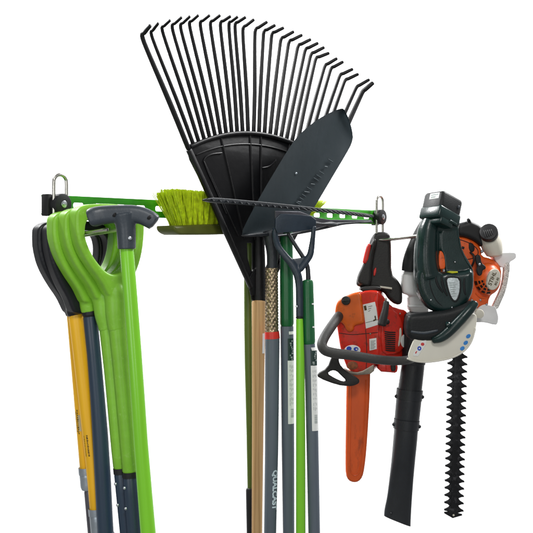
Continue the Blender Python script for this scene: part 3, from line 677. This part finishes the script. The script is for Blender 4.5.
# ------------------------------------------------------------------ petrol leaf blower behind the hedge trimmer
BL = PU(490, 280, 3.10)
bw = thing('leaf_blower', P(450, 320, 3.12), 'orange and white petrol leaf blower with long black tube behind the green hedge trimmer', 'leaf blower')
part('engine_shroud', [slab(BL, [(430, 238), (458, 236), (465, 236.6), (476, 241.6), (482, 250), (481, 256), (492, 259), (499.5, 264.5), (501.6, 274), (500, 284), (495, 292), (489, 297), (487.6, 307.6), (476, 309), (466, 304), (430, 300)], 0, .10, .014, (), 1, 4)], 'sorange', bw)
part('shroud_port', [slab(BL, [(468.5, 241.6), (474, 244), (475, 250), (472, 253), (468.6, 250)], .001, .01, .002, (), 1), slab(BL, [(462, 246), (464.6, 247), (464, 249.6), (461.6, 248.6)], .001, .01, .001)], 'trimdark', bw)
part('shroud_screw', [ball(BL.pt(482, 251.4, .0), .005, .004)], 'galv', bw)
part('filter_cover', fuse([slab(BL, [(456, 224), (466, 221.6), (470, 220.4), (473, 222), (480, 225), (486, 233), (487.4, 244), (482.5, 248), (474, 241), (464, 237), (456, 236.5)], .008, .08, .012, (), 1, 3), ptube(BL, [(467.6, 221, 2.6, .005), (470, 219.4, 2.4, .004)], 2, 12)], .002, 4), 'rubber', bw, 60)
tk = part('fuel_tank', fuse([ptube(BL, [(484, 228, 6, -.02), (487, 234, 9.6, -.01), (491, 243, 10.8, -.01), (493.6, 251, 9.4, -.01), (494.4, 257, 7, -.01)], 5, 22, 1.1)], .002, 3), 'cream', bw, 60)
part('tank_cap', [disc(BL.pt(489, 233, .022), (-.28, -.82, .42), .0255, .022, 36, .15)] + [ptube(PU(489, 233, 3.06), [(483.5 + i * 1.9, 229.4 - i * .3 + 1.2, .6, -.004 - .001 * i), (485.6 + i * 1.9, 237.2 - i * .5, .6, .004 - .001 * i)], 1, 8) for i in range(5)], 'rubber', tk)
SBc = BL.pt(487.5, 279, .004); sx_, sz_, sy_ = 13.2 * 3.1 / F, 16.2 * 3.1 / F, .034
st = part('starter_housing', ball(SBc, sx_, sy_, sz_, 40), 'sorange', bw, 60)
def onball(u, v, lift=.0):
    x = P(u, v, SBc.y - .02).x - SBc.x; z = P(u, v, SBc.y - .02).z - SBc.z
    k = max(0, 1 - (x / sx_) ** 2 - (z / sz_) ** 2) ** .5
    return Vector((SBc.x + x, SBc.y - sy_ * k - lift, SBc.z + z))
def ballpatch(pts, lift=.0006, n=4):
    bm = bmesh.new(); g = []
    for i in range(n + 1):
        a = Vector(pts[0]).lerp(Vector(pts[3]), i / n); b = Vector(pts[1]).lerp(Vector(pts[2]), i / n)
        g.append([bm.verts.new(onball(*a.lerp(b, j / n), lift)) for j in range(n + 1)])
    for i in range(n):
        for j in range(n): bm.faces.new((g[i][j], g[i][j + 1], g[i + 1][j + 1], g[i + 1][j]))
    return bm_mesh(bm)
gr_ = []
for c in range(3):
    for r in range(4):
        a0, a1 = R(250 - c * 0 + 0), 0
        t0 = R(95 + r * 26 + 4); t1 = R(95 + r * 26 + 21); ra, rb = .93 - c * .2, .80 - c * .2
        ring = lambda t, q: (487.5 + 13.2 * q * math.cos(math.pi * 1 - (t - R(90)) + R(0)), 279 + 16.2 * q * math.sin(math.pi - (t - R(90)) - 0) )
        gr_.append(ballpatch([ring(t0, ra), ring(t1, ra), ring(t1, rb), ring(t0, rb)]))
part('starter_slot', gr_, 'trimdark', st)
bdg = part('starter_badge', [slab(Pl(BL.pt(493.6, 279, .036), 14), [(493.8 + 6.6 * math.cos(a) + 1.4 * math.sin(a) * -1, 279.4 + 10.6 * math.sin(a)) for a in [2 * math.pi * i / 36 for i in range(36)]], .004, .014, .002)], 'cream', st)
BG = Pl(BL.pt(493.6, 279, .036), 14)
part('badge_lettering', [text_on(BG, 'STIHL', 492.4, 278.6, 4.0, 66, .0046), text_on(BG, 'BG 85', 496.9, 281.4, 2.3, 66, .0046)], 'ink', bdg)
part('choke_lever', fuse([slab(BL, [(475, 255.5), (478.4, 254.4), (480.6, 256), (481.4, 263), (485.6, 265.8), (486, 269), (482.6, 270), (482, 275), (478.6, 276.4), (476, 271), (477.4, 266), (475.4, 262)], .046, .014, .003, (), 1)], .0014, 2), 'rubber', bw, 60)
part('lever_screw', ball(BL.pt(479.4, 264.4, .047), .004, .003), 'galv', bw)
part('shroud_seam', ptube(BL, [(460, 239.6, .4, .0005), (470, 243.4, .4, .0005), (477.6, 249.6, .4, .0005), (477, 256, .4, .0005), (470, 259, .4, .0005), (461, 260, .4, .0005)], 4, 6), 'trimdark', bw)
part('spark_lead', ptube(BL, [(470, 252, 1.0, .002), (474, 256, 1.1, .01), (473.6, 262, 1.1, .012), (470.6, 268, 1.0, .004)], 4, 10), 'rubber', bw)
for u, v in ((480.4, 300), (472, 300), (486.6, 304.4)): part('shroud_screw', ball(BL.pt(u, v, .0005), .003, .002), 'galv', bw)
part('shroud_edge', ptube(BL, [(475.6, 293, .7, .001), (480.4, 297, .8, .003), (486, 297.6, .7, .001)], 3, 8), 'sorange', bw)
# white side frame and speckled guard
for pc in ([slab(BL, [(492, 254), (500, 252.6), (513, 252), (516, 253), (516.4, 257.6), (513.4, 260), (510, 261.6), (508.6, 267), (502, 268), (497, 264)], -.01, .06, .003, (), 1, 3)], [
                    slab(BL, [(481, 305), (485, 303.6), (491, 306), (495.4, 306), (497, 311), (498.6, 317.4), (497.4, 324), (494.8, 325), (484, 322), (474, 322.5), (470, 318), (476, 310)], .0, .06, .003, (), 1, 3)]): part('side_frame', pc, 'pale', bw)
part('mesh_guard', slab(BL, [(503.4, 262), (510.4, 262), (509.2, 275), (506, 291), (500.6, 303), (497.4, 310), (490.2, 309.4), (494, 302), (500.2, 289), (503, 276)], -.008, .018, .005, (), 2, 3), 'mesh', bw)
part('fuel_line', [disc(P(478, 313.4, 3.06), (0, -1, 0), .013, .05, 24, .3)], 'cream', bw)
# carrying handle, grey duct, tube
BH = PU(412, 260, 3.075)
part('carry_handle', ptube(BH, [(436, 216, 7.5, -.02), (428, 225, 8.4), (421, 238, 9.0), (415, 253, 9.6), (411.6, 264, 9.4), (410.6, 272, 9.0)], 6, 22, .9), 'trimdark', bw)
part('fan_housing', fuse([slab(BH, [(402.6, 271), (410, 269), (418, 269.6), (440, 270), (440, 300), (424, 297), (404, 295.4), (401.8, 289)], .002, .06, .012, (), 1, 4), slab(BH, [(407.6, 293), (424, 294), (430, 312), (424, 315.4), (408.6, 314)], -.012, .05, .008, (), 1, 3), ptube(BH, [(407.6, 306, 1.5, .004), (425, 306, 1.5, .004)], 2, 12)], .002, 3), 'pale', bw, 60)
part('blower_elbow', fuse([ptube(3.1, [(417, 312, 12), (415, 330, 13), (413.8, 350, 12.4), (413.6, 368, 11.8)], 4, 24)], .002, 2), 'tube', bw, 60)
tb_ = Shaft([(340, 402.8, 425.4), (365, 401.6, 424.6), (394, 397.4, 421.4), (426, 394.6, 418), (480, 390, 413), (527, 386, 409)], 3.1)
part('blower_tube', [tb_.mesh(352, 428, 0, n=10), tb_.mesh(393, 425.5, .7, n=4), tb_.mesh(392.6, 396, 1.3, n=2), tb_.mesh(422.6, 426, 1.2, n=2)], 'tube', bw)
for v, a in ((396, -80), (396.5, 74), (424, -80), (426, 74)): part('tube_lug', ball(tb_.surf(v, R(a), .002), .007, .005, .006), 'tube', bw)
noz = []
NP = [(424, 394.8, 418.2, 1.0), (440, 393.4, 417, .98), (458, 391.8, 415.2, .85), (476, 389.8, 413.6, .62), (495, 387.4, 412.2, .46), (512, 384.6, 411, .42), (521, 384, 410.6, .42)]
pts = []
for v, l, r, dr in NP:
    q = P((l + r) / 2, v, 3.1); ra = (r - l) / 2 * 3.1 / F; pts.append((q.x, q.y, q.z, ra, ra * dr))
nzm = tube(pts, 5, 32, rnd=False, sq=2.5)
zc0 = P(396, 517, 3.1).z
for vv in nzm.vertices:                 # the mouth is cut on a slant
    if vv.co.z < P(396, 500, 3.1).z: 
        f_ = (P(396, 500, 3.1).z - vv.co.z) / (P(396, 500, 3.1).z - P(396, 521, 3.1).z)
        vv.co.z -= f_ * ((vv.co.x - P(398, 500, 3.1).x) * .36 )
nz_ = part('nozzle', nzm, 'tube', bw)
part('nozzle_ridge', [ptube(3.1, [(409, 436, .9, .024), (406.4, 450, .9, .022), (402.6, 466, .9, .018), (402.8, 484, .9, .0145), (404, 516, .8, .0125)], 4, 10)], 'tube', nz_)
part('nozzle_pin', ball(P(391.4, 513.4, 3.084), .0035, .003), 'tube', nz_)

# ------------------------------------------------------------------ cordless hedge trimmer in front
TP = PU(445, 290, 2.955)
ht = thing('hedge_trimmer', P(450, 330, 2.98), 'bottle green cordless hedge trimmer with battery on top, milky guard and long toothed blade', 'hedge trimmer')
bodyT = fuse([
    slab(TP, [(423, 222), (431, 217), (439, 220), (440, 232), (439.6, 250), (439.2, 262), (441, 270), (442, 300), (440, 314), (428, 309), (419, 298), (415, 282), (414.4, 262), (416.4, 240)], 0, .066, .018, (), 1, 4),
    slab(TP, [(440, 228), (458, 224), (459.5, 240), (463, 252), (470, 263), (474, 272), (473, 282), (446, 284), (445, 269), (444, 262), (443, 254), (440, 250)], -.006, .052, .004, (), 1, 3),
    slab(TP, [(424, 224), (430, 217), (444, 217), (458, 222), (459, 231), (448, 233), (438, 232)], -.004, .054, .012, (), 1, 4),
    ptube(TP, [(431, 218, 7.5, -.016), (427.6, 230, 9.8, -.014), (426, 246, 11, -.014), (426, 262, 11.6, -.016), (429, 280, 12.5, -.02)], 5, 22, 1.15),
    slab(TP, [(441, 273), (447, 271), (462, 272), (472.6, 268.6), (474, 283), (471, 297), (463, 306.4), (455, 311.4), (446, 313.6), (434, 311.4), (424.6, 304), (418.4, 293), (416, 280), (417, 270), (424, 263), (434, 265)], .014, .06, .016, (), 1, 4)], .0018, 3)
hb_ = part('motor_body', bodyT, 'trim', ht, 60)
part('soft_grip', [ptube(TP, [(430.4, 226, 6.0, .003), (427, 240, 7.2, .006), (425, 256, 7.4, .005), (423.6, 264, 5.4, .002)], 5, 18, .5)], 'trimdark', ht)
part('body_screw', ball(TP.pt(427.4, 261, .0155), .0028, .002), 'zinc', hb_)
part('trigger', slab(TP, [(438.6, 251), (442.4, 251), (445, 258), (445.4, 267), (444, 269.5), (438.4, 269)], -.006, .03, .003, (), 1), 'sorange', ht)
part('column_ridge', ptube(TP, [(459.4, 238, .5, -.006), (461.6, 250, .6, -.005), (466, 260, .6, -.004), (471.4, 268, .6, -.002)], 4, 8), 'trim', hb_)
part('body_seam', ptube(TP, [(436.6, 224, .4, .0003), (434.4, 240, .4, .0003), (434, 256, .4, .0003), (432, 270, .45, .011), (430, 284, .45, .0148), (436, 300, .45, .0146), (446, 309, .45, .012)], 4, 6), 'trimdark', hb_)
for u, v in ((455, 262), (452, 307.5), (431, 300)): part('body_screw', ball(TP.pt(u, v, .0005 if v < 270 else .0140), .0026, .0018), 'zinc', hb_)
part('yellow_sticker', slab(TP, [(446.4, 272), (450, 271), (457.6, 271.4), (458, 272.8), (452, 273.4)], .0105, .006, .001), 'yellowtag', hb_)
for pts in ([(435.6, 275, .7, .0135), (436.4, 281, 1.2, .0142), (439, 287, 1.2, .0142), (443, 292.6, .8, .0142)], [(441.6, 276, .8, .0135), (442.2, 282, 1.3, .0142), (444.4, 290, 1.3, .0142), (447.4, 296, .8, .0142)], [(464.6, 278, .8, .0138), (464, 284, 1.2, .0142), (464.6, 291, 1.2, .0142), (465.6, 295, .7, .0138)]): part('groove', ptube(TP, pts, 4, 10, .6), 'trimdark', hb_)
part('label_rim', slab(TP, [(444.8, 276.6), (452, 275.6), (461, 276.6), (461.6, 290), (459, 299.4), (455.6, 303), (451.4, 300.6), (448.4, 294), (446, 286)], .0152, .004, .0012, [[(446.6, 278.4), (452, 277.6), (459.4, 278.4), (459.8, 289.6), (457.4, 298.4), (455, 300.8), (452.4, 298.6), (449.8, 293), (447.8, 285.6)]], 1), 'trimdark', hb_)
sl = part('silver_label', slab(TP, [(446.6, 278.4), (452, 277.6), (459.4, 278.4), (459.8, 289.6), (457.4, 298.4), (455, 300.8), (452.4, 298.6), (449.8, 293), (447.8, 285.6)], .0146, .003, .0005, (), 1), 'silver', hb_)
part('label_print', [slab(TP, [(449.4 + i * .35, 282.6 + i * 2.2), (449.4 + i * .35 + random.uniform(3, 8 - i * .5), 282.4 + i * 2.2), (449.4 + i * .35 + 4, 283.1 + i * 2.2), (449.6 + i * .35, 283.3 + i * 2.2)], .0152, .001, .0001) for i in range(7)], 'labelgrey', sl)
# battery
bmx = Matrix.Rotation(R(14), 3, 'Y') @ Matrix.Rotation(R(-16), 3, 'X') @ Matrix.Rotation(R(36), 3, 'Z')
bc = P(441.4, 209.4, 2.975)
bt = part('battery', box(bc, bmx, .082, .074, .076, .010), 'trimdark', ht, 50)
part('battery_rim', box(bc + bmx @ Vector((0, 0, -.022)), bmx, .0845, .0765, .034, .006), 'trim', bt, 50)
part('battery_rail', [box(bc + bmx @ Vector((-.006, -.012, -.042)), bmx, .05, .05, .022, .005), box(bc + bmx @ Vector((.016, -.036, -.036)), bmx, .03, .008, .008, .003)], 'trim', bt, 50)
part('battery_label', box(bc + bmx @ Vector((-.0412, -.006, .022)), bmx, .001, .034, .017, .0004), 'white', bt)
part('label_print', [box(bc + bmx @ Vector((-.0420, -.006, .0255)), bmx, .0006, .026, .003, 0), box(bc + bmx @ Vector((-.0420, -.002, .019)), bmx, .0006, .016, .004, 0)], 'labelgrey', bt)
part('release_button', ball(bc + bmx @ Vector((.024, -.0375, .012)), .004, .003, .005), 'tgrey', bt)
# front handle
part('front_handle', fuse([slab(TP, [(406.4, 316), (412, 313.6), (425, 313), (434, 312), (448, 310), (462, 305), (475, 299.6), (476.4, 308), (462, 327), (450, 335), (436, 340.4), (420, 341.6), (410.4, 340), (405.4, 333)], .036, .07, .014, (), 1, 4)], .002, 4), 'trimdark', ht, 60)
part('handle_bar', fuse([ptube(TP, [(432, 340.6, 3.2, .034), (440, 338, 4.6, .040), (448, 332.4, 5.2, .042), (460, 320.4, 5.2, .042), (470, 309.4, 4.8, .038), (476, 302, 3.6, .03)], 5, 20)], .0016, 3), 'trim', ht, 60)
part('bar_boss', ptube(TP, [(447, 325.6, 3.6, .044), (450.5, 323.6, 2.4, .05)], 3, 14), 'trim', ht)
part('bar_groove', [ptube(TP, [(411, 331.6, 1.2, .036), (424, 333, 1.5, .037), (438, 330.4, 1.3, .037)], 4, 10, .7)], 'tgrey', ht)
# milky guard: a curved sheet
GP = PU(440, 345, 2.93, 6)
gl = chaikin([(406.6, 358.6), (411.4, 344), (418, 332), (440, 326), (462, 316), (477, 312), (476.4, 327), (472.4, 341), (464.8, 351.4), (451.6, 358.2), (431, 362), (416.5, 361.6)], 2)
gd = part('blade_guard', slab(GP, gl, .0, .006, .0022, (), 0, 2), 'shield', ht)
part('guard_rim', ptube(GP, [(407, 358.4, .9, .001), (416.5, 361.2, 1.1, .001), (431, 361.6, 1.1, .001), (451, 357.8, 1.1, .001), (464, 350.8, 1.1, .001), (471.4, 341, 1.1, .001), (475.4, 328, 1.0, .001)], 5, 10), 'shield', gd)
gl2 = part('guard_label', slab(GP, [(413.2, 353.4), (421.6, 340.8), (426.2, 340.2), (426.4, 344), (418, 356.2), (413.4, 356)], .0015, .002, .0003), 'white', gd)
part('label_print', [slab(GP, [(422.6 + .9 * math.cos(a) * 2, 344.2 + 1.6 * math.sin(a)) for a in [2 * math.pi * i / 14 for i in range(14)]], .0025, .001, .0002), slab(GP, [(415, 353), (416.4, 351), (417.2, 351.4), (416, 353.8)], .0025, .001, .0002)], 'redprint', gl2)
part('label_symbol', slab(GP, [(419.4 + 2.0 * math.cos(a), 348.4 + 2.2 * math.sin(a)) for a in [2 * math.pi * i / 16 for i in range(16)]], .0025, .001, .0002, [[(419.4 + .8 * math.cos(a), 348.4 + .9 * math.sin(a)) for a in [2 * math.pi * i / 12 for i in range(12)]]]), 'blue', gl2)
part('pictogram', [slab(GP, [(u + math.cos(a) * 2.5 * .77 + math.sin(a) * 1.8 * .64, v - math.cos(a) * 2.5 * .64 + math.sin(a) * 1.8 * .77) for a in [2 * math.pi * i / 16 for i in range(16)]], .0015, .002, .0003) for u, v in ((462.4, 348.4), (465.8, 342.8), (468.4, 336.2))], 'skyblue', gd)
# blade
KP = PU(456, 430, 2.965)
def toothed(off, sgn):
    L, Rr = [], []
    n = 22; v0, v1 = 352., 513.
    for i in range(n):
        f = i / n; v = v0 + (v1 - v0) * f; p = (v1 - v0) / n
        c = 457.6 - 3.9 * f - .0; hw = 4.6; ext = 10.2 - .3 * f
        L += [(c - hw, v), (c - hw - 1.0, v + p * .18), (c - ext + 2.0, v + p * .34), (c - ext, v + p * .5 + off), (c - ext + .4, v + p * .66 + off), (c - ext + 3.2, v + p * .76), (c - hw - .6, v + p * .94)]
        Rr += [(c + hw, v + off * 0), (c + hw + .8, v + p * .2), (c + ext - 3.2, v + p * .38), (c + ext - .6, v + p * .58 - off), (c + ext, v + p * .74 - off), (c + ext - 2.6, v + p * .84), (c + hw + .2, v + p * .97)]
    c = 453.7
    return L + [(c - 4, 511.5), (c - 9.6, 511.8), (c - 9.4, 513.4), (c - 1, 518.2), (c + 8.6, 515.4), (c + 8.2, 514), (c + 4, 513)] + Rr[::-1]
kb = part('trimmer_blade', [slab(KP, toothed(0, 1), 0, .0026, .0004, (), 0, 1), slab(KP, toothed(-.5, 1), -.003, .0026, .0004, (), 0, 1)], 'blade', ht, 25)
part('blade_bar', slab(KP, [(454.6, 352), (460, 352), (456.6, 508), (451, 508)], .0022, .002, .0006), 'blade', kb)
for v in range(372, 510, 26): part('blade_bolt', ball(KP.pt(457.4 - (v - 356) * .0245, v, .002), .0026, .0016), 'blade', kb)
part('tip_rivet', ball(KP.pt(453.6, 515.2, .0015), .003, .002), 'cream', kb)
